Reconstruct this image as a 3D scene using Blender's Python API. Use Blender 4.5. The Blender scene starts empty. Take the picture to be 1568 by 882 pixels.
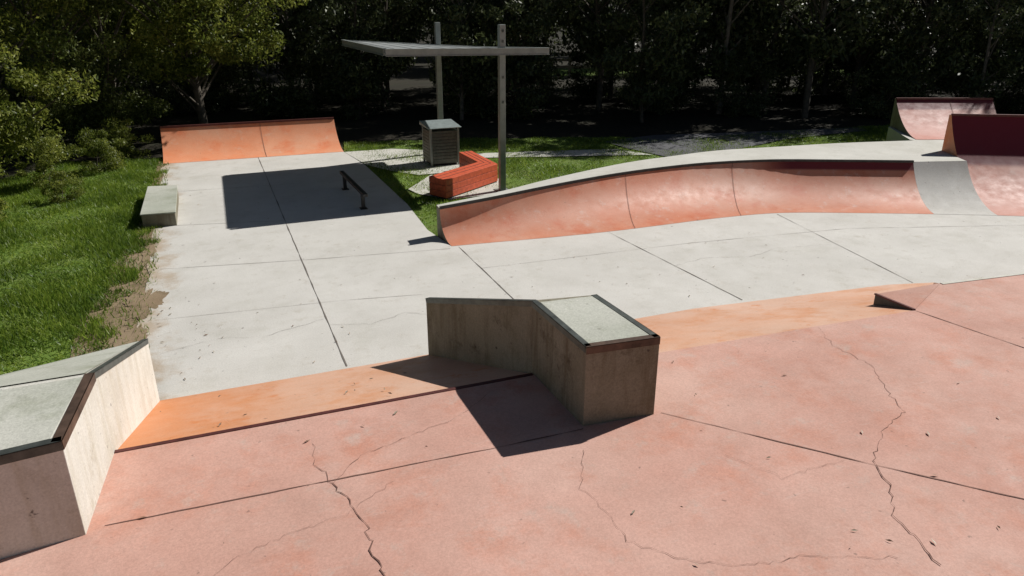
import bpy, bmesh, math, random
import numpy as np
from mathutils import Vector
yw=math.radians(22.1)
scene=bpy.context.scene
col=scene.collection
# ------------------------------------------------------------ helpers
def link(o,parent=None):
    col.objects.link(o)
    if parent: o.parent=parent
    return o
def empty(name,loc=(0,0,0)):
    e=bpy.data.objects.new(name,None); e.empty_display_size=.2; e.location=loc
    return link(e)
def mesh(name,v,fc,mat,parent=None,smooth=False,bevel=0):
    m=bpy.data.meshes.new(name); m.from_pydata([tuple(p) for p in v],[],fc); m.update()
    bm=bmesh.new(); bm.from_mesh(m); bmesh.ops.recalc_face_normals(bm,faces=bm.faces); bm.to_mesh(m); bm.free()
    if mat: m.materials.append(mat)
    if smooth:
        for p in m.polygons: p.use_smooth=True
    o=bpy.data.objects.new(name,m); link(o,parent)
    if bevel:
        b=o.modifiers.new('b','BEVEL'); b.width=bevel; b.segments=2; b.limit_method='ANGLE'
    return o
def sheet(name,pts,z,mat,parent=None):
    n=len(pts); A=sum(pts[i][0]*pts[(i+1)%n][1]-pts[(i+1)%n][0]*pts[i][1] for i in range(n))
    if A<0: pts=pts[::-1]
    m=bpy.data.meshes.new(name); m.from_pydata([(x,y,z) for x,y in pts],[],[list(range(n))]); m.update()
    m.materials.append(mat); o=bpy.data.objects.new(name,m); return link(o,parent)
def prism(name,pts,z0,zt,mat,parent=None,bevel=0):
    n=len(pts)
    if not isinstance(zt,(list,tuple)): zt=[zt]*n
    v=[(x,y,z0) for x,y in pts]+[(p[0],p[1],zt[i]) for i,p in enumerate(pts)]
    fc=[list(range(n)),list(range(n,2*n))]+[[i,(i+1)%n,n+(i+1)%n,n+i] for i in range(n)]
    return mesh(name,v,fc,mat,parent,bevel=bevel)
def bar(name,a,b,w,h,mat,parent=None,bevel=0,up=(0,0,1)):
    a=Vector(a);b=Vector(b);d=(b-a).normalized(); up=Vector(up)
    if abs(d.dot(up))>.95: up=Vector((0,1,0))
    sd=d.cross(up).normalized()*w/2; u=sd.cross(d).normalized()*h/2
    v=[a-sd-u,a+sd-u,a+sd+u,a-sd+u,b-sd-u,b+sd-u,b+sd+u,b-sd+u]
    fc=[[0,1,2,3],[4,5,6,7],[0,1,5,4],[1,2,6,5],[2,3,7,6],[3,0,4,7]]
    return mesh(name,v,fc,mat,parent,bevel=bevel)
# ------------------------------------------------------------ materials
def newmat(name):
    m=bpy.data.materials.new(name); m.use_nodes=True; nt=m.node_tree; nt.nodes.clear()
    out=nt.nodes.new('ShaderNodeOutputMaterial'); b=nt.nodes.new('ShaderNodeBsdfPrincipled')
    nt.links.new(b.outputs[0],out.inputs[0]); g=nt.nodes.new('ShaderNodeNewGeometry')
    return m,nt,b,g,out
def noise(nt,g,scale,detail=6,rough=.6,vec=None):
    n=nt.nodes.new('ShaderNodeTexNoise'); n.inputs['Scale'].default_value=scale
    n.inputs['Detail'].default_value=detail; n.inputs['Roughness'].default_value=rough
    nt.links.new(vec or g.outputs['Position'],n.inputs['Vector']); return n.outputs['Fac']
def ramp(nt,fac,p0,p1,c0=(0,0,0,1),c1=(1,1,1,1)):
    r=nt.nodes.new('ShaderNodeValToRGB'); r.color_ramp.elements[0].position=p0; r.color_ramp.elements[1].position=p1
    r.color_ramp.elements[0].color=c0; r.color_ramp.elements[1].color=c1
    nt.links.new(fac,r.inputs[0]); return r.outputs[0]
def mix(nt,fac,a,b,mode='MIX'):
    n=nt.nodes.new('ShaderNodeMix'); n.data_type='RGBA'; n.blend_type=mode
    def s(i,v):
        if isinstance(v,(tuple,list)): n.inputs[i].default_value=(*v[:3],1)
        elif isinstance(v,(int,float)): n.inputs[i].default_value=v
        else: nt.links.new(v,n.inputs[i])
    s(0,fac); s(6,a); s(7,b); return n.outputs[2]
def math_(nt,op,a,b):
    n=nt.nodes.new('ShaderNodeMath'); n.operation=op
    for i,v in enumerate((a,b)):
        if isinstance(v,(int,float)): n.inputs[i].default_value=v
        else: nt.links.new(v,n.inputs[i])
    return n.outputs[0]
def maprange(nt,v,a,b,c=0,d=1):
    n=nt.nodes.new('ShaderNodeMapRange'); n.interpolation_type='SMOOTHSTEP'
    nt.links.new(v,n.inputs[0])
    for i,x in enumerate((a,b,c,d)): n.inputs[i+1].default_value=x
    return n.outputs[0]
def axis(nt,g,k):
    n=nt.nodes.new('ShaderNodeSeparateXYZ'); nt.links.new(g.outputs['Position'],n.inputs[0]); return n.outputs[k]
def bump(nt,b,h,strength,dist=.01):
    n=nt.nodes.new('ShaderNodeBump'); n.inputs['Strength'].default_value=strength; n.inputs['Distance'].default_value=dist
    nt.links.new(h,n.inputs['Height']); nt.links.new(n.outputs[0],b.inputs['Normal'])
def surf(name,c1,c2,c3=None,rough=.8,spots=.5,bs=.3,stain=None,fine=.25,spec=.3,extra=None,streak=None,mott=.5,scuff=None):
    m,nt,b,g,o=newmat(name)
    a=mix(nt,ramp(nt,noise(nt,g,.55,5),.35,.68),c1,c2)
    if c3: a=mix(nt,ramp(nt,noise(nt,g,1.7,8,.7),.50,.75),a,c3)
    if stain: a=mix(nt,ramp(nt,noise(nt,g,3.3,9,.75),.56,.72),a,stain)
    a=mix(nt,mott,a,ramp(nt,noise(nt,g,.9,10,.72),.28,.72,(.80,.79,.77,1),(1.12,1.12,1.12,1)),'MULTIPLY')
    if streak:
        mp=nt.nodes.new('ShaderNodeMapping'); mp.inputs['Scale'].default_value=(5,5,.6); nt.links.new(g.outputs['Position'],mp.inputs[0])
        a=mix(nt,ramp(nt,noise(nt,g,1.4,7,.7,mp.outputs[0]),.48,.7),a,streak)
    if scuff:
        mp=nt.nodes.new('ShaderNodeMapping'); mp.inputs['Scale'].default_value=(1,6,1); mp.inputs['Rotation'].default_value=(0,0,.7); nt.links.new(g.outputs['Position'],mp.inputs[0])
        a=mix(nt,math_(nt,'MULTIPLY',ramp(nt,noise(nt,g,2.3,9,.8,mp.outputs[0]),.58,.70),.45),a,scuff)
    if extra: a=extra(nt,g,a)
    fn=noise(nt,g,60,4,.7)
    a=mix(nt,fine,a,ramp(nt,fn,.25,.75,(.45,.45,.45,1),(1.25,1.25,1.25,1)),'MULTIPLY')
    sp=noise(nt,g,14,3,.5)
    a=mix(nt,ramp(nt,sp,.70,.76),a,mix(nt,spots,a,(.08,.06,.05)))
    nt.links.new(a,b.inputs['Base Color'])
    r=ramp(nt,noise(nt,g,5,6),.3,.7,(rough-.12,)*3+(1,),(rough+.1,)*3+(1,)); nt.links.new(r,b.inputs['Roughness'])
    b.inputs['Specular IOR Level'].default_value=spec
    bump(nt,b,fn,bs,.004); return m
def simple(name,c,rough=.5,metal=0,var=.25,scale=8,bs=.15):
    m,nt,b,g,o=newmat(name)
    n=noise(nt,g,scale,7,.65)
    a=mix(nt,ramp(nt,n,.3,.7),[x*(1-var) for x in c],[min(1,x*(1+var)) for x in c]); nt.links.new(a,b.inputs['Base Color'])
    b.inputs['Roughness'].default_value=rough; b.inputs['Metallic'].default_value=metal
    bump(nt,b,noise(nt,g,45,4),bs,.003); return m
def foliage(name,cd,cl,trans=.3):
    m,nt,b,g,out=newmat(name)
    r=nt.nodes.new('ShaderNodeValToRGB'); r.color_ramp.elements[0].color=(*cd,1); r.color_ramp.elements[1].color=(*cl,1)
    nt.links.new(g.outputs['Random Per Island'],r.inputs[0])
    c=mix(nt,ramp(nt,noise(nt,g,.9,4),.38,.62),r.outputs[0],mix(nt,1.0,r.outputs[0],(.55,.62,.55),'MULTIPLY'))
    nt.links.new(c,b.inputs['Base Color']); b.inputs['Roughness'].default_value=.45; b.inputs['Specular IOR Level'].default_value=.4
    t=nt.nodes.new('ShaderNodeBsdfTranslucent'); nt.links.new(c,t.inputs[0])
    ms=nt.nodes.new('ShaderNodeMixShader'); ms.inputs[0].default_value=trans
    nt.links.new(b.outputs[0],ms.inputs[1]); nt.links.new(t.outputs[0],ms.inputs[2]); nt.links.new(ms.outputs[0],out.inputs[0]); return m
def dirt_edge(nt,g,a):
    x=axis(nt,g,0); n=noise(nt,g,1.6,8,.7)
    v=math_(nt,'ADD',x,math_(nt,'MULTIPLY',math_(nt,'SUBTRACT',n,.5),-1.9))
    return mix(nt,maprange(nt,v,-.75,-1.25,0,.7),a,(.40,.29,.18))
def shade_band(z0,z1,x0=None,x1=None,c=(.18,.028,.03)):  # maroon stands in for self-shadow on the steep upper transition
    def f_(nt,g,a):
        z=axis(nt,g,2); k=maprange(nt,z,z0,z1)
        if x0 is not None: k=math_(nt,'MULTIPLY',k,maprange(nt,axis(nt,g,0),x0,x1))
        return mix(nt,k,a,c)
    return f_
def rust_foot(nt,g,a):
    # rusty orange bleeding at the ledge end of the bank
    x=axis(nt,g,0); n=noise(nt,g,2.2,8,.7); v=math_(nt,'ADD',x,math_(nt,'MULTIPLY',math_(nt,'SUBTRACT',n,.5),-2.4))
    return mix(nt,maprange(nt,v,.9,-1.1,0,.75),a,(.60,.20,.05))
M_conc=surf('concrete_grey',(.60,.585,.545),(.66,.645,.605),(.545,.53,.48),rough=.85,stain=(.51,.48,.42),extra=dirt_edge,fine=.4,mott=.5,scuff=(.70,.69,.66),spots=.7)
M_deck=surf('concrete_deck',(.57,.56,.51),(.63,.62,.57),(.49,.48,.42),rough=.85)
M_hub=surf('concrete_weathered_shaded',(.25,.235,.175),(.33,.31,.24),(.19,.17,.11),rough=.9,stain=(.11,.085,.055),spots=.9,bs=.6,streak=(.17,.14,.09),fine=.6)  # weathered concrete, colour darkened to paint in the shade on its faces
M_hubL=surf('concrete_sunlit',(.64,.63,.57),(.72,.71,.65),(.58,.55,.48),rough=.9,stain=(.46,.42,.33),spots=.85,bs=.5,streak=(.56,.53,.44),fine=.4)  # same ledge concrete, lightened to paint in sunlight on the left ledge
M_hubtop=surf('concrete_mossy_top',(.42,.44,.37),(.58,.58,.52),(.27,.29,.20),rough=.9,fine=.5,scuff=(.62,.62,.57))
M_pink=surf('concrete_pink',(.58,.325,.26),(.65,.42,.35),(.58,.265,.185),rough=.8,stain=(.56,.41,.35),fine=.38,scuff=(.64,.49,.43),mott=.85)
M_bank=surf('paint_orange_bank',(.67,.38,.25),(.70,.48,.37),(.62,.27,.12),rough=.65,stain=(.62,.22,.08),scuff=(.68,.53,.44),extra=rust_foot)
M_wave=surf('paint_orange_worn',(.60,.20,.10),(.64,.33,.23),(.56,.13,.05),rough=.52,stain=(.65,.42,.34),spec=.42,spots=.3,extra=shade_band(.56,.61,10.3,11.2),scuff=(.68,.46,.38))  # worn orange paint; dark band at the right end is painted shade
M_tall=surf('paint_red_shade_top',(.58,.26,.20),(.62,.34,.28),(.53,.17,.11),rough=.6,stain=(.62,.40,.34),spec=.3,spots=.3,extra=shade_band(.56,.66,c=(.16,.02,.03)))  # maroon top is the curve's own shade, put into the colour
M_back=surf('paint_pink_shade_band',(.60,.28,.23),(.64,.37,.32),(.54,.20,.15),rough=.6,stain=(.62,.42,.36),spec=.3,extra=shade_band(1.20,1.25,c=(.16,.02,.03)))  # maroon band paints the shade below the lip
M_far=surf('paint_orange',(.80,.28,.13),(.78,.40,.25),(.76,.19,.07),rough=.6,stain=(.76,.46,.33),scuff=(.78,.52,.4))
M_joint=simple('joint_dark',(.17,.15,.13),.95)
M_crack=simple('crack_dark',(.17,.09,.07),.95)
M_steel=simple('steel_edge_rusty',(.11,.07,.05),.55,.4,.6,5)
M_steelg=simple('steel_edge_grey',(.10,.11,.10),.5,.5,.4,9)
M_cop=simple('dark_steel_and_cheek_shade',(.045,.045,.045),.45,.6,.4)  # dark steel; also colours the painted shadow on the wedge cheek
M_copm=simple('steel_coping_maroon',(.10,.028,.024),.6,.2,.4)
M_galv=simple('galvanised_steel',(.27,.29,.27),.5,.5,.15,6,.03)
M_roof=simple('roof_sheet',(.36,.38,.37),.5,.3,.15,3,.03)
M_bench=simple('timber_painted_orange',(.60,.11,.05),.5,0,.25,12)
M_dark=simple('dark_core',(.02,.018,.016),.8)
M_bin=simple('bin_panel_grey_green',(.11,.115,.095),.5,.4,.3,12)
M_binlid=simple('bin_lid',(.36,.42,.42),.4,.4,.2,8)
M_bark=simple('bark',(.10,.085,.065),.9,0,.5,9)
M_barkp=simple('bark_pale',(.17,.15,.125),.9,0,.5,7)
M_dirt=surf('dirt',(.25,.18,.11),(.34,.26,.17),(.13,.10,.05),rough=.95,stain=(.09,.09,.03),bs=.8,fine=.6)
M_asph=surf('asphalt',(.09,.092,.10),(.13,.13,.14),(.07,.07,.07),rough=.9)
M_lawn=surf('lawn_soil',(.12,.20,.03),(.16,.24,.04),(.15,.15,.06),rough=.95,fine=.6,stain=(.2,.19,.08))
M_ground=surf('forest_floor',(.022,.019,.012),(.035,.03,.018),(.02,.027,.01),rough=.95,fine=.6)
M_grass=foliage('grass_blades',(.09,.18,.018),(.34,.43,.06),.45)
M_leafL=foliage('leaves_olive',(.08,.11,.02),(.32,.36,.10),.4)
M_leafY=foliage('leaves_yellow_green',(.10,.14,.02),(.38,.40,.08),.45)
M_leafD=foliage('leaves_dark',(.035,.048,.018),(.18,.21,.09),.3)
M_dry=foliage('dry_leaf',(.16,.07,.03),(.50,.42,.32),.1)
M_post=simple('fence_timber',(.36,.33,.27),.8)
# ------------------------------------------------------------ ground sheets
sheet('ground',[(-300,-300),(300,-300),(300,300),(-300,300)],-.06,M_ground)
base=[(3.55,11.47),(4.33,11.39),(5.40,11.27),(6.53,11.19),(7.64,11.18),(8.80,11.17),(10.10,11.02),(11.40,10.50),(12.87,9.81)]
topc=[(3.50,11.93),(4.52,12.03),(5.72,12.2),(6.97,12.35),(8.12,12.45),(9.40,12.45),(10.80,12.20),(12.10,11.65),(13.49,11.01)]
outr=[(3.51,12.17),(4.66,12.39),(6.12,12.84),(7.91,13.30),(9.20,13.45),(10.49,13.55),(12.12,13.38),(13.72,13.19),(15.57,12.79)]
hh=[.55,.60,.66,.71,.73,.74,.74,.74,.74]
DK=.74; rt=(14.61,10.66)
pv=[(-1.2,3),(26,3),(26,11),(13.9,9.6)]+[(b[0]*.6+t[0]*.4,b[1]*.6+t[1]*.4) for b,t in list(zip(base,topc))[::-1]]
pv+=[(3.43,12.53),(3.54,14.42),(3.50,18.47),(3.31,20.25),(3.31,20.9),(-1.2,20.9)]
rj=random.Random(2)
pv+=[(-1.2+rj.uniform(-.05,.07),20.6-.35*i) for i in range(37)]
sheet('concrete_pavement',pv,0.0,M_conc)
sheet('footpath',[(3.31,20.25),(4.61,20.21),(5.48,19.65),(6.06,18.84),(10.31,17.89),(10.88,16.79),(6.22,18.23),(5.6,16.83),(4.44,16.85),(3.96,17.5),(3.54,18.38)],.004,M_deck)
sheet('bench_slab',[(3.96,15.12),(4.46,14.39),(5.6,14.51),(6.09,15.75),(4.72,16.74),(3.87,15.59)],.006,M_deck)
sheet('asphalt_path',[(10.58,18.94),(10.69,17.84),(11.13,16.24),(12.39,16.27),(15.95,17.32),(19.18,17.47),(19.47,18.01),(14.52,18.85),(12.47,19.32)],.004,M_asph)
lawnL=[(-1.2,4.0),(-1.2,21.2),(-3.5,21.5),(-6,18),(-8,12),(-7,4)]
sheet('lawn',lawnL,-.02,M_lawn)
lawnR=[(3.43,12.53),(3.54,14.42),(3.52,18.47),(3.31,20.25),(3.58,21.78),(6.78,21.04),(10.33,19.9),(13.84,18.4),(17.49,18.3),(21.5,18.0),(23,15.5),(19.0,14.2)]+outr[8::-1]
sheet('lawn',lawnR,-.02,M_lawn)
sheet('dirt',[(-1.15,7.6),(-1.12,21),(-1.32,21),(-1.38,17),(-1.5,14),(-1.75,12.5),(-1.7,11.4),(-1.95,10.4),(-1.9,9.2),(-2.3,8.2),(-2.6,7.2),(-1.6,7)],-.008,M_dirt)
def blob(name,cx,cy,rx,ry,z,mat,seed):
    r=random.Random(seed); n=90; ph=[r.uniform(0,6) for _ in range(5)]; pts=[]
    for i in range(n):
        a=6.283*i/n; k=1+.22*math.sin(3*a+ph[0])+.14*math.sin(7*a+ph[1])+.09*math.sin(13*a+ph[2])+.06*math.sin(23*a+ph[3])+r.uniform(-.10,.10)
        pts.append((cx+rx*math.cos(a)*k,cy+ry*math.sin(a)*k))
    sheet(name,pts,z,mat)
blob('dirt',-1.18,10.75,.24,.55,.002,M_dirt,1); blob('dirt',-1.25,9.3,.15,.6,.0025,M_dirt,2); blob('dirt',-1.22,13.2,.09,.9,.003,M_dirt,3)
# ------------------------------------------------------------ grass blades
def tri_mesh(name,V,k,mat,obj=True):
    n=len(V)//k; m=bpy.data.meshes.new(name)
    m.vertices.add(len(V)); m.vertices.foreach_set('co',V.astype(np.float32).ravel())
    m.loops.add(n*k); m.loops.foreach_set('vertex_index',np.arange(n*k,dtype=np.int32))
    m.polygons.add(n); m.polygons.foreach_set('loop_start',np.arange(0,n*k,k,dtype=np.int32))
    m.polygons.foreach_set('loop_total',np.full(n,k,dtype=np.int32)); m.update(calc_edges=True)
    m.materials.append(mat)
    if not obj: return m
    return link(bpy.data.objects.new(name,m))
def blades(name,poly,dens,rng,h=(.03,.09),excl=None):
    xs=[p[0] for p in poly]; ys=[p[1] for p in poly]
    A=(max(xs)-min(xs))*(max(ys)-min(ys)); n=int(A*dens)
    x=rng.uniform(min(xs),max(xs),n); y=rng.uniform(min(ys),max(ys),n)
    ins=np.zeros(n,bool); j=len(poly)-1
    for i in range(len(poly)):
        xi,yi=poly[i]; xj,yj=poly[j]
        ins^=((yi>y)!=(yj>y))&(x<(xj-xi)*(y-yi)/((yj-yi) or 1e-9)+xi); j=i
    x=x[ins];y=y[ins]
    nz=np.sin(x*2.1+1.3*np.sin(y*1.7))*np.sin(y*1.9+np.sin(x*3.1))
    k=rng.random(len(x))<(.75+.35*nz); x=x[k];y=y[k];nz=nz[k]
    if excl is not None:
        k=~excl(x,y,rng); x=x[k];y=y[k];nz=nz[k]
    hg=rng.uniform(h[0],h[1],len(x))*(1+.5*nz); a=rng.uniform(0,6.28,len(x)); w=rng.uniform(.005,.012,len(x))
    lx=rng.normal(0,.04,len(x)); ly=rng.normal(0,.04,len(x)); z0=-.02
    p0=np.stack([x-np.cos(a)*w,y-np.sin(a)*w,np.full_like(x,z0)],1)
    p1=np.stack([x+np.cos(a)*w,y+np.sin(a)*w,np.full_like(x,z0)],1)
    p2=np.stack([x+lx,y+ly,z0+hg],1)
    return tri_mesh(name,np.stack([p0,p1,p2],1).reshape(-1,3),3,M_grass)
rng=np.random.default_rng(4)
def ex(x,y,r):
    wob=.16*np.sin(y*5.3+1.2*np.sin(y*2.2))+.08*np.sin(y*13)
    lim=np.interp(y,[7,8.2,9.2,10.4,11.4,12.5,14,17,21],[-.7,-.55,-.4,-.45,-.25,-.15,-.06,-.0,.03])+wob
    return ((x+1.2)>lim)&(r.random(len(x))>.12)
blades('grass',[(-1.05,4.0),(-1.05,21.2)]+lawnL[2:],2600,rng,(.03,.10),ex)
blades('grass',lawnR,1100,rng,(.02,.07))
# ------------------------------------------------------------ upper pink platform, bank
H=.64
top=[(-1.2,5.74),(3.2,5.66),(5.8,5.53),(7.17,5.45)]
A_=(7.17,5.45); B_=(8.18,5.95); C_=(7.33,6.14); R2=(16.2,5.1)
pl=empty('pink_platform')
prism('platform_slab',[(-8,-10),(24,-10),(24,4.3),R2,B_,A_]+top[::-1][1:]+[(-1.2,5.72),(-8,5.72)],-.05,H,M_pink,pl)
bt=[(-1.05,7.72),(3.2,7.68),(5.8,7.66),(8.98,7.33),(9.68,7.14)]
tp=[(-1.2,5.74),(3.2,5.66),(5.8,5.53),(7.17,5.45),B_]
v=[(x,y,H-.001) for x,y in tp]+[(x,y,.003) for x,y in bt]
mesh('bank',v,[[i,i+1,5+i+1,5+i] for i in range(4)],M_bank,pl)
cz=H-.085
mesh('hip_wedge',[(A_[0],A_[1],H+.004),(B_[0],B_[1],H+.004),(C_[0],C_[1],cz),(B_[0],B_[1],-.02),(C_[0],C_[1],-.02)],[[0,1,2],[2,1,3,4]],M_pink,pl)
mesh('wedge_cheek_shaded',[(A_[0],A_[1],H+.004),(C_[0],C_[1],cz),(C_[0],C_[1],-.02),(A_[0],A_[1],-.02)],[[0,1,2,3]],M_cop,pl)  # near-black colour paints the shadow on this face
bar('wedge_edge',(A_[0],A_[1],H+.006),(C_[0],C_[1],cz+.002),.03,.02,M_copm,pl)
bar('bank_coping_shade_side',(-1.12,5.755,H-.006),(2.52,5.69,H-.006),.04,.026,M_copm,pl)  # steel edge; dark maroon paints its shadow side
bar('edge_strip',(B_[0],B_[1]-.02,H+.002),(R2[0],R2[1]-.02,H+.002),.05,.01,M_hubL,pl)
# ------------------------------------------------------------ joints & cracks
def ribbon(name,pts,w,z,mat,parent,jag=0,seed=1,seg=.12):
    r=random.Random(seed); q=[]
    for i in range(len(pts)-1):
        a=Vector(pts[i]);b=Vector(pts[i+1]); n=max(1,int((b-a).length/seg)) if jag else 1
        for k in range(n):
            p=a+(b-a)*k/n
            if jag: p=p+Vector((r.uniform(-jag,jag),r.uniform(-jag,jag)))
            q.append(p)
    q.append(Vector(pts[-1])); V=[];F=[]
    for i,p in enumerate(q):
        d=(q[min(i+1,len(q)-1)]-q[max(i-1,0)]).normalized(); n=Vector((-d.y,d.x))*w/2*(r.uniform(.25,1.7) if jag else 1)
        V+=[(p.x-n.x,p.y-n.y,z),(p.x+n.x,p.y+n.y,z)]
        if i: F.append([2*i-2,2*i,2*i+1,2*i-1])
    return mesh(name,V,F,mat,parent)
pj=empty('pavement_joints'); zz=.005
J=[([(1.09,7.75),(1.09,20.4)],.014),([(-.99,10.0),(1.44,9.75),(2.5,9.55)],.006),([(-1.02,12.1),(1.09,11.7),(3.49,11.35)],.006),([(-1.04,14.6),(1.09,14.11)],.007),([(-1.1,17.3),(3.4,16.9)],.007),
([(3.65,11.4),(3.64,9.19),(3.64,7.75)],.011),([(6.41,11.2),(6.60,7.66)],.010),([(10.03,10.96),(9.38,7.25)],.011),([(3.64,10.25),(7.45,10.08),(10.6,9.71),(13.77,8.64)],.006)]
for i,(l,w) in enumerate(J): ribbon('joint_%d'%i,l,w,zz,M_joint,pj,.003,i,.25)
for i,l in enumerate(([(1.1,9.0),(1.6,8.8),(2.1,9.0),(2.6,8.7)],[(6.5,9.2),(7.2,9.35),(7.9,9.1),(8.6,9.3),(9.6,9.1)],[(-.9,8.9),(-.3,9.1),(.3,8.95),(1.05,9.2)])):
    ribbon('hairline_%d'%i,l,.003,zz+.001,M_joint,pj,.02,30+i,.08)
kj=empty('platform_joints'); zp=H+.004
ribbon('joint_a',[(-1.03,4.81),(.49,4.74),(1.7,4.68),(2.53,4.66)],.008,zp,M_crack,kj,.003,3,.15)
ribbon('joint_b',[(3.27,4.64),(4.34,3.4),(5.03,2.65),(7,.4)],.009,zp,M_crack,kj,.003,4,.15)
ribbon('joint_c',[(7.17,5.44),(7.39,4.32),(7.9,2)],.009,zp,M_crack,kj,.002,5,.2)
for i,(l,w,jg) in enumerate([([(5.81,5.5),(5.62,5.1),(5.65,4.61),(5.38,4.2),(5.23,3.86),(4.8,3.7),(4.41,3.42)],.003,.02),
 ([(.42,5.28),(.40,5.0),(.48,4.7)],.0035,.02),([(.48,4.7),(.56,4.45),(.62,4.18),(.60,3.9),(.63,3.63),(.8,3)],.007,.022),([(2.4,4.38),(2.28,4.2),(2.15,3.94),(2.2,3.6),(2.17,3.34)],.0025,.02),([(2.17,3.34),(2.47,3.02),(2.8,2.85),(3.2,2.79),(3.7,2.55)],.0025,.02),
 ([(.48,4.72),(.75,4.98),(1.2,5.1),(1.61,5.22),(2.0,5.5)],.0025,.015),([(4.41,3.42),(4.25,3.1),(4.02,2.87),(3.9,2.4)],.006,.02),([(-.6,3.9),(-.1,4.2),(.5,4.3),(.9,4.55)],.0018,.02),([(3.4,3.9),(3.6,3.5),(4.2,3.5)],.0018,.02)]):
    ribbon('crack_%d'%i,l,w,zp+.0005*i,M_crack,kj,jg,10+i,.05)
# ------------------------------------------------------------ hubba ledges
def edge(a,b,side,par,mat=M_steelg,w=.06,tk=.006):
    a=Vector(a);b=Vector(b);sd=Vector(side).normalized()
    d=(b-a).normalized(); up=sd.cross(d).normalized()
    if up.z<0: up=-up
    for q,o in (([a+sd*tk+up*tk,b+sd*tk+up*tk,b-sd*w+up*tk,a-sd*w+up*tk],-up),([a+sd*tk+up*tk,b+sd*tk+up*tk,b+sd*tk-up*w,a+sd*tk-up*w],-sd)):
        q2=[p+o*(tk*.9) for p in q]
        mesh('edge_plate',q+q2,[[0,1,2,3],[4,5,6,7],[0,1,5,4],[1,2,6,5],[2,3,7,6],[3,0,4,7]],mat,par)
zt=1.37
rh=empty('hubba_ledge')
prism('near_block',[(2.55,4.70),(3.20,4.64),(3.15,5.66),(2.53,5.74)],.60,zt,M_hub,rh,.004)
prism('sloping_tail',[(2.53,5.74),(3.15,5.66),(3.02,7.35),(2.04,7.66)],-.03,[zt,zt,.66,.735],M_hub,rh,.004)
sheet('top_screed',[(2.60,4.76),(3.14,4.71),(3.10,5.64),(2.59,5.69)],zt+.003,M_hubtop,rh)
edge((2.55,4.70,zt),(3.20,4.64,zt),(-.09,-1,0),rh,M_steel)
edge((2.55,4.71,zt),(2.53,5.74,zt),(-1,0,0),rh,w=.05)
edge((3.20,4.65,zt),(3.15,5.66,zt),(1,0,0),rh,w=.05)
edge((2.53,5.74,zt),(2.04,7.66,.735),(-1,-.25,0),rh,w=.05)
lh=empty('hubba_ledge')
prism('near_block',[(-2.3,4.62),(-1.14,4.76),(-1.05,5.70),(-2.3,5.70)],.60,zt,M_hubL,lh,.004)
prism('sloping_tail',[(-2.3,5.70),(-1.05,5.70),(-.88,7.70),(-2.1,7.25)],-.03,[zt,zt,.73,.78],M_hubL,lh,.004)
sheet('top_screed',[(-2.25,4.70),(-1.21,4.82),(-1.12,5.66),(-2.25,5.66)],zt+.003,M_hubtop,lh)
mesh('tail_screed',[(-2.28,5.72,zt+.004),(-1.11,5.72,zt+.004),(-.95,7.62,.757),(-2.1,7.2,.80)],[[0,1,2,3]],M_hubtop,lh)
edge((-2.3,4.62,zt),(-1.14,4.76,zt),(.1,-1,0),lh)
edge((-1.14,4.76,zt),(-1.05,5.70,zt),(1,-.09,0),lh,M_steel,w=.06)
edge((-1.05,5.70,zt),(-.88,7.70,.73),(1,-.08,0),lh,M_steelg,w=.045)
# ------------------------------------------------------------ transitions
def arc(b,t,h,n=14):
    d=math.dist(b,t); R=(d*d+h*h)/(2*h); th=2*math.atan2(h,d)
    return [(b[0]+(t[0]-b[0])*R*math.sin(th*k/n)/d, b[1]+(t[1]-b[1])*R*math.sin(th*k/n)/d, R*(1-math.cos(th*k/n))) for k in range(n+1)]
def loft(name,cols,mat,parent,smooth=True,z0=0):
    n=len(cols[0]); V=[(p[0],p[1],p[2]+z0) for c in cols for p in c]; F=[]
    for i in range(len(cols)-1):
        for k in range(n-1): F.append([i*n+k,(i+1)*n+k,(i+1)*n+k+1,i*n+k+1])
    return mesh(name,V,F,mat,parent,smooth)
def spline(a,n=4):
    out=[]
    for i in range(len(a)-1):
        p0=a[max(i-1,0)];p1=a[i];p2=a[i+1];p3=a[min(i+2,len(a)-1)]
        for k in range(n):
            t=k/n
            out.append(tuple(.5*((2*p1[j])+(-p0[j]+p2[j])*t+(2*p0[j]-5*p1[j]+4*p2[j]-p3[j])*t*t+(-p0[j]+3*p1[j]-3*p2[j]+p3[j])*t**3) for j in range(len(p1))))
    out.append(tuple(a[-1])); return out
sm=spline([(*b,*t,h,*o) for b,t,h,o in zip(base,topc,hh,outr)],5)
wq=empty('wave_quarter_pipe')
cols=[arc(r[0:2],r[2:4],r[4]) for r in sm]
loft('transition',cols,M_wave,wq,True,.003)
loft('deck',[[(r[2],r[3],r[4]),(r[5],r[6],r[4])] for r in sm],M_deck,wq,False)
loft('back_wall',[[(r[5],r[6],r[4]),(r[5],r[6],-.05)] for r in sm],M_hub,wq,False)
r=sm[0]; c0=cols[0]
mesh('end_cheek',[(p[0],p[1],p[2]) for p in c0]+[(r[5],r[6],r[4]),(r[5],r[6],-.03)],[list(range(len(c0)+2))],M_hub,wq)
for i in range(len(sm)-1):
    a=sm[i];b=sm[i+1]; bar('coping',(a[2],a[3],a[4]+.010),(b[2],b[3],b[4]+.010),.05,.045,M_cop,wq)
for k in (17,27):
    cc=cols[k]; V=[];F=[]
    for i,p in enumerate(cc):
        V+=[(p[0]-.004,p[1]-.005,p[2]+.010),(p[0]+.004,p[1]-.005,p[2]+.010)]
        if i: F.append([2*i-2,2*i,2*i+1,2*i-1])
    mesh('joint',V,F,M_crack,wq)
ro=empty('roll_in_bank'); loft('surface',[arc(base[8],topc[8],DK),arc((13.93,9.28),rt,DK)],M_conc,ro,True,.004)
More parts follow.
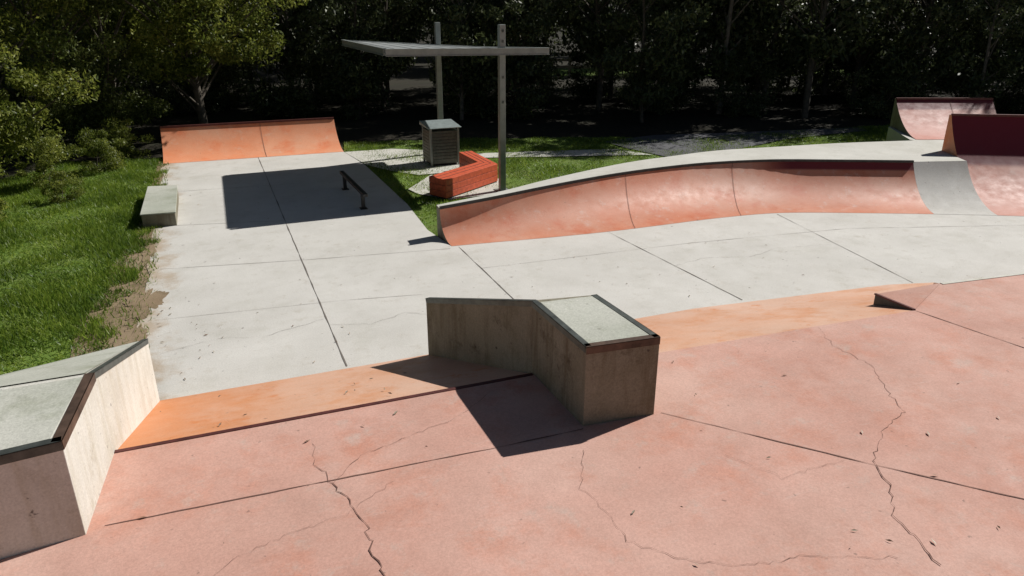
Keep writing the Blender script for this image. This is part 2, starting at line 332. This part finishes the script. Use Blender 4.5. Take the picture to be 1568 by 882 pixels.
def qpipe(bL,bR,tL,tR,h,mat,z0=0,deck=.1,copmat=M_copm,cheek=M_far):
    e=empty('quarter_pipe'); cl=[];n=9
    for i in range(n+1):
        t=i/n; b=(bL[0]+(bR[0]-bL[0])*t,bL[1]+(bR[1]-bL[1])*t); q=(tL[0]+(tR[0]-tL[0])*t,tL[1]+(tR[1]-tL[1])*t)
        cl.append(arc(b,q,h,16))
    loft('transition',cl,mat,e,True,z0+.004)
    dx,dy=tL[0]-bL[0],tL[1]-bL[1]; L=math.hypot(dx,dy); dx/=L;dy/=L
    oL=(tL[0]+dx*deck,tL[1]+dy*deck); oR=(tR[0]+dx*deck,tR[1]+dy*deck)
    mesh('lip',[(*tL,h+z0),(*tR,h+z0),(*oR,h+z0),(*oL,h+z0)],[[0,1,2,3]],M_copm,e)
    mesh('back_wall',[(*oL,h+z0),(*oR,h+z0),(*oR,z0-.03),(*oL,z0-.03)],[[0,1,2,3]],M_hub,e)
    for c,o,nm in ((cl[0],oL,'cheek_left'),(cl[-1],oR,'cheek_right')):
        mesh(nm,[(p[0],p[1],p[2]+z0) for p in c]+[(o[0],o[1],h+z0),(o[0],o[1],z0-.03),(c[0][0],c[0][1],z0-.03)],[list(range(len(c)+3))],cheek,e)
    bar('coping',(*tL,h+z0+.01),(*tR,h+z0+.01),.06,.05,copmat,e)
    for k in (5,):
        cc=cl[k]; V=[];F=[]
        for i,p in enumerate(cc):
            V+=[(p[0]-.005,p[1]-.006,p[2]+z0+.012),(p[0]+.005,p[1]-.006,p[2]+z0+.012)]
            if i: F.append([2*i-2,2*i,2*i+1,2*i-1])
        mesh('joint',V,F,M_crack,e)
    return e
dv=(1.29*4,-.72*4)
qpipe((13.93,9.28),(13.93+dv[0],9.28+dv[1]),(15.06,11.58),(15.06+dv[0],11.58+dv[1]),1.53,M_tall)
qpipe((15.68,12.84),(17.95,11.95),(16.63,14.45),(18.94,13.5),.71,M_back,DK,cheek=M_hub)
prism('upper_deck',[outr[8],topc[8],rt,(15.12,11.70),(18.5,11.3),(19.3,12.2),(18.9,13.5),(16.6,14.5),(15.55,12.9)],-.05,DK-.003,M_deck)
qpipe((-1.2,20.45),(3.31,20.3),(-1.19,21.65),(3.30,21.5),.72,M_far,0,.10)
# ------------------------------------------------------------ shelter
sh=empty('picnic_shelter')
p1=(5.74,14.70); p2=(5.73,19.17)
bar('post_front',(*p1,0),(*p1,3.42),.13,.13,M_galv,sh,.01); bar('post_rear',(*p2,0),(*p2,3.32),.13,.13,M_galv,sh,.01)
for p in (p1,p2): prism('base_plate',[(p[0]-.15,p[1]-.15),(p[0]+.15,p[1]-.15),(p[0]+.15,p[1]+.15),(p[0]-.15,p[1]+.15)],0,.02,M_galv,sh)
x0,x1=3.33,6.74; y0,y1=14.62,19.10
rz=[3.00,2.94,2.70,2.93]
def rzf(x,y):
    s=(x-x0)/(x1-x0); t=(y-y0)/(y1-y0); return (rz[0]*(1-s)+rz[1]*s)*(1-t)+(rz[3]*(1-s)+rz[2]*s)*t
G=10; tv=[];tf=[]
for j in range(G+1):
    for i in range(G+1):
        x=x0+(x1-x0)*i/G; y=y0+(y1-y0)*j/G; tv.append((x,y,rzf(x,y)))
nb=len(tv); tv+=[(a,b,c-.03) for a,b,c in tv]
for j in range(G):
    for i in range(G):
        k=j*(G+1)+i; q=[k,k+1,k+G+2,k+G+1]; tf+=[q,[z+nb for z in q]]
mesh('roof_sheet',tv,tf,M_roof,sh)
for a,b,nm in (((x0-.02,y0-.05,rz[0]-.05),(x1,y0-.05,rz[1]-.05),'front_beam'),((x0-.02,y1+.03,rz[3]-.05),(x1,y1+.03,rz[2]-.05),'rear_beam'),((x0-.02,y0,rz[0]-.04),(x0-.02,y1,rz[3]-.04),'side_beam'),((x1+.0,y0,rz[1]-.05),(x1+.0,y1,rz[2]-.05),'side_beam')):
    bar(nm,a,b,.04,.12,M_galv,sh)
    for dz in (.062,-.062): bar(nm+'_flange',(a[0],a[1],a[2]+dz),(b[0],b[1],b[2]+dz),.08,.012,M_galv,sh)
for z in (3.1,3.3,2.4,1.9): bar('bolt_plate',(p1[0]-.02,p1[1]-.067,z),(p1[0]+.02,p1[1]-.067,z),.03,.05,M_steelg,sh)
for i in range(9):
    x=x0+.25+i*.36; bar('roof_seam',(x,y0+.02,rzf(x,y0)+.003),(x,y1,rzf(x,y1)+.003),.02,.008,M_roof,sh)
# ------------------------------------------------------------ bin
bn=empty('rubbish_bin_enclosure'); cx,cy=5.35,17.94
def cbox(nm,x0,x1,y0,y1,z0,z1,mat,par,bev=0): return prism(nm,[(x0,y0),(x1,y0),(x1,y1),(x0,y1)],z0,z1,mat,par,bev)
cbox('body',cx-.36,cx+.36,cy-.34,cy+.34,.05,.86,M_bin,bn,.01)
cbox('plinth',cx-.32,cx+.32,cy-.3,cy+.3,.0,.05,M_dark,bn)
for i in range(9):
    z=.12+i*.078; cbox('slat',cx-.30,cx+.30,cy-.352,cy-.335,z,z+.05,M_bin,bn,.004); cbox('slat',cx-.372,cx-.355,cy-.3,cy+.3,z,z+.05,M_bin,bn,.004)
for sx in (-1,1):
    for sy in (-1,1): cbox('corner_post',cx+sx*.35-.025,cx+sx*.35+.025,cy+sy*.335-.025,cy+sy*.335+.025,0,.93,M_galv,bn,.005)
prism('lid',[(cx-.42,cy-.42),(cx+.42,cy-.42),(cx+.42,cy+.42),(cx-.42,cy+.42)],.93,[.95,.95,1.02,1.02],M_binlid,bn,.01)
# ------------------------------------------------------------ bench
be=empty('zigzag_bench')
bp=[(4.15,14.88),(4.38,14.41),(5.93,15.47),(5.88,17.11),(5.54,17.07),(5.59,15.84)]
def shrink(pts,d):
    n=len(pts);A=sum(pts[i][0]*pts[(i+1)%n][1]-pts[(i+1)%n][0]*pts[i][1] for i in range(n)); sg=1 if A>0 else -1; o=[]
    for i in range(n):
        a=Vector(pts[i-1]);b=Vector(pts[i]);c2=Vector(pts[(i+1)%n]); d1=(b-a).normalized();d2=(c2-b).normalized()
        n1=Vector((-d1.y,d1.x))*sg;n2=Vector((-d2.y,d2.x))*sg; m=(n1+n2); m=m/max(.3,m.dot(n1)); o.append((b.x+m.x*d,b.y+m.y*d))
    return o
prism('core',shrink(bp,.02),0,.41,M_dark,be)
for i in range(3): prism('plank_%d'%i,bp,.03+i*.133,.155+i*.133,M_bench,be,.005)
for t in (.33,.66):
    l=lambda a,b:(a[0]+(b[0]-a[0])*t,a[1]+(b[1]-a[1])*t)
    a=l(bp[0],bp[1]); b=l((5.59,15.84),(5.93,15.47)); bar('board_gap',(*a,.4225),(*b,.4225),.012,.004,M_dark,be)
    c=l(bp[4],bp[3]); bar('board_gap',(*b,.4225),(*c,.4225),.012,.004,M_dark,be)
# ------------------------------------------------------------ rail and low box
rl=empty('grind_rail'); a=(2.58,16.38); b=(2.65,14.13)
bar('flat_bar',(*a,.33),(*b,.33),.09,.06,M_cop,rl,.005)
for t in (.12,.88):
    x=a[0]+(b[0]-a[0])*t; y=a[1]+(b[1]-a[1])*t
    bar('leg',(x,y,0),(x,y,.31),.07,.07,M_cop,rl); bar('foot',(x,y-.08,.008),(x,y+.08,.008),.14,.012,M_cop,rl)
bx=empty('grind_box'); q=[(-1.37,14.6),(-.80,14.55),(-.79,16.75),(-1.34,16.85)]
prism('body',q,-.02,.235,M_hub,bx,.01); prism('top',shrink(q,-.015),.238,.262,M_hubtop,bx,.006)
# ------------------------------------------------------------ trees
def tube(V,F,pts,rad,n=6):
    b0=len(V)
    for i,p in enumerate(pts):
        p=Vector(p); d=(Vector(pts[min(i+1,len(pts)-1)])-Vector(pts[max(i-1,0)])).normalized()
        s=d.cross(Vector((0.3,1,0.1))).normalized(); t=d.cross(s)
        for k in range(n):
            a=6.283*k/n; V.append(tuple(p+(s*math.cos(a)+t*math.sin(a))*rad[i]))
    for i in range(len(pts)-1):
        for k in range(n): F.append([b0+i*n+k,b0+i*n+(k+1)%n,b0+(i+1)*n+(k+1)%n,b0+(i+1)*n+k])
def leaves(rng,cent,rad,n,L,W,droop=.0):
    cent=np.array(cent); rad=np.array(rad); idx=rng.integers(0,len(cent),n)
    d=rng.normal(0,1,(n,3)); d/=np.linalg.norm(d,axis=1)[:,None]; rr=rng.random(n)**.5
    p=cent[idx]+d*(rr*rad[idx])[:,None]*np.array([1,1,.7])
    a=rng.normal(0,1,(n,3)); a[:,2]-=droop; a/=np.linalg.norm(a,axis=1)[:,None]
    b=np.cross(a,rng.normal(0,1,(n,3))); b/=np.linalg.norm(b,axis=1)[:,None]
    l=rng.uniform(.6,1.3,n)[:,None]*L; w=rng.uniform(.6,1.3,n)[:,None]*W
    return np.stack([p-a*l/2,p+b*w/2,p+a*l/2,p-b*w/2],1).reshape(-1,3)
def tree_data(seed,h,z0,rx,nsub,nleaf,L,W,bark,leaf,tr=.12,droop=.4,clr=.55):
    r=random.Random(seed); g=np.random.default_rng(seed); V=[];F=[]
    top=(r.uniform(-.5,.5),r.uniform(-.5,.5),h*.85)
    tp=[(0,0,-.1)]+[(top[0]*t+r.uniform(-.12,.12),top[1]*t+r.uniform(-.12,.12),top[2]*t) for t in (.25,.5,.75,1)]
    tube(V,F,tp,[tr,tr*.8,tr*.6,tr*.4,tr*.15],8)
    C=[];Rr=[]
    for i in range(nsub):
        z=r.uniform(z0,h); e=math.sqrt(max(.15,1-((z-(z0+h)/2)/((h-z0)/2))**2)); a=r.uniform(0,6.283); q=rx*e*r.random()**.5
        c=(q*math.cos(a),q*math.sin(a),z); C.append(c); Rr.append(clr*r.uniform(.5,1.4))
        if i%2==0:
            zb=max(.4,z-q*.8-.3); t=min(1,zb/top[2]); s=(top[0]*t,top[1]*t,zb); mid=((s[0]+c[0])/2+r.uniform(-.2,.2),(s[1]+c[1])/2+r.uniform(-.2,.2),(zb+z)/2+.1)
            tube(V,F,[s,mid,c],[tr*.32,tr*.2,.008],5)
    m=bpy.data.meshes.new('trunk'); m.from_pydata(V,[],F); m.materials.append(bark)
    for p in m.polygons: p.use_smooth=True
    return m,tri_mesh('crown',leaves(g,C,Rr,nleaf,L,W,droop),4,leaf,False)
def put(parent,data,x,y,rot=0,sc=1):
    for nm,m in zip(('trunk','crown'),data):
        o=bpy.data.objects.new(nm,m); link(o,parent); o.location=(x,y,-.05); o.rotation_euler=(0,0,rot); o.scale=(sc,)*3
def gridpos(R,F): return (R*math.cos(yw)+F*math.sin(yw), -R*math.sin(yw)+F*math.cos(yw))
dA=tree_data(11,6.8,.4,2.6,85,38000,.12,.042,M_bark,M_leafL)
dB=tree_data(12,6.0,.7,2.5,80,36000,.12,.046,M_bark,M_leafY)
dC=tree_data(13,6.8,1.9,3.0,80,36000,.14,.052,M_bark,M_leafY,.13)
for d,x,y,ro_,sc in ((dA,-6.0,17.4,0,1),(dB,-4.9,20.6,1,1),(dA,-4.0,24.0,2.2,1.05),(dB,-7.9,14.2,4,1.0),(dB,-9.0,19.5,3,1.3),(dC,*gridpos(-9.2,22.4),.5,1.05),(dA,*gridpos(-11.8,22.5),2,1.0),(dC,*gridpos(-13,25),2,1.2)):
    e=empty('wattle_tree'); put(e,d,x,y,ro_,sc)
rr=random.Random(5)
bg=empty('background_trees')
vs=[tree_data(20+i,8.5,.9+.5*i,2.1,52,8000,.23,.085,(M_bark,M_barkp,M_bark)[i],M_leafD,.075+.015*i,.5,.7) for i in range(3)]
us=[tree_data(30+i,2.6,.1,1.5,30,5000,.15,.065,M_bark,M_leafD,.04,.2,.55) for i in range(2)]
n=0
for j,F in enumerate((26.3,29,32,35.5,47,56)):
    R=-21.0-(8 if j>3 else 0)
    while R<30+(10 if j>3 else 0):
        Fj=F+rr.uniform(-1,1)-(max(0,R-12)*.15)
        if not(-12<R<-5.5 and F<28):
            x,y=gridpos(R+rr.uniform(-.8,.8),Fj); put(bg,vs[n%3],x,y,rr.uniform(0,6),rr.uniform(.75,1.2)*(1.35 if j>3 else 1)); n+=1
        R+=3.1
ub=empty('understorey_shrubs')
for i in range(44):
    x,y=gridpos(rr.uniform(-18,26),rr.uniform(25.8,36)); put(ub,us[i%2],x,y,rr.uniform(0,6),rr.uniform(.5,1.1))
sheet('distant_lawn',[gridpos(-1,40.5),gridpos(22,40.5),gridpos(22,44.5),gridpos(-1,44.5)],-.04,M_lawn)
fe=empty('timber_fence')
for i in range(15):
    x,y=gridpos(-1+i*2,40); bar('post',(x,y,-.05),(x,y,1.2),.12,.12,M_post,fe)
for z in (.45,.8,1.12): bar('rail',(*gridpos(-1,39.93),z),(*gridpos(27,39.93),z),.04,.12,M_post,fe)
for i,(x,y,s) in enumerate(((-3.4,18.8,.42),(-2.6,20.2,.4),(-4.4,16.2,.5),(-2.1,21.7,.4),(-3.0,17.4,.25),(-4.6,14.6,.35))):
    e=empty('shrub'); d=tree_data(40+i,2.4,.05,1.6,26,6000,.2,.05,M_bark,M_leafY,.03,-.3,.5); put(e,d,x,y,i,s)
# fallen leaves
r2=random.Random(9); V=[];F=[]
def leaf(x,y,z,L,a):
    b=len(V); dx,dy=math.cos(a)*L/2,math.sin(a)*L/2; wx,wy=-dy*.28,dx*.28
    V.extend([(x-dx,y-dy,z+.004),(x+wx,y+wy,z+.012),(x+dx,y+dy,z+.010),(x-wx,y-wy,z+.006)]); F.append([b,b+1,b+2,b+3])
for i in range(44): leaf(r2.uniform(-1,7),r2.uniform(2.3,5.5),H+.004,r2.uniform(.02,.075),r2.uniform(0,6))
for i in range(120): leaf(r2.uniform(-1.1,9) if i%3 else r2.uniform(-1.1,-.2),r2.uniform(7.8,17) if i%2 else r2.uniform(7.8,11),.004,r2.uniform(.02,.07),r2.uniform(0,6))
for i in range(14): x=r2.uniform(-1,2.4); t=r2.uniform(.1,.9); leaf(x,5.74+1.96*t,H*(1-t)+.006,r2.uniform(.03,.07),r2.uniform(0,6))
mesh('fallen_leaves',V,F,M_dry)
# ------------------------------------------------------------ light, camera
w=bpy.data.worlds.new('World'); scene.world=w; w.use_nodes=True; nt=w.node_tree
sk=nt.nodes.new('ShaderNodeTexSky'); sk.sky_type='NISHITA'; sk.sun_disc=False
sd=Vector((.72,.146,.675)); el=math.asin(.675/sd.length)
sk.sun_elevation=el; sk.sun_rotation=math.atan2(sd.x,sd.y)
bgd=nt.nodes['Background']; nt.links.new(sk.outputs[0],bgd.inputs[0]); bgd.inputs[1].default_value=.03
sl=bpy.data.lights.new('sun','SUN'); sl.energy=5; sl.angle=math.radians(.5); sl.color=(1,.965,.915)
so=bpy.data.objects.new('sun',sl); link(so); so.rotation_euler=sd.to_track_quat('Z','Y').to_euler()
cam=bpy.data.cameras.new('camera'); cam.lens=26; cam.sensor_width=36; cam.clip_end=1000; cam.clip_start=.1
co=bpy.data.objects.new('camera',cam); link(co); co.location=(0,0,4); co.rotation_euler=(math.radians(90-21.72),0,-yw); scene.camera=co
scene.view_settings.view_transform='Standard'
try: scene.view_settings.look='None'
except Exception: pass
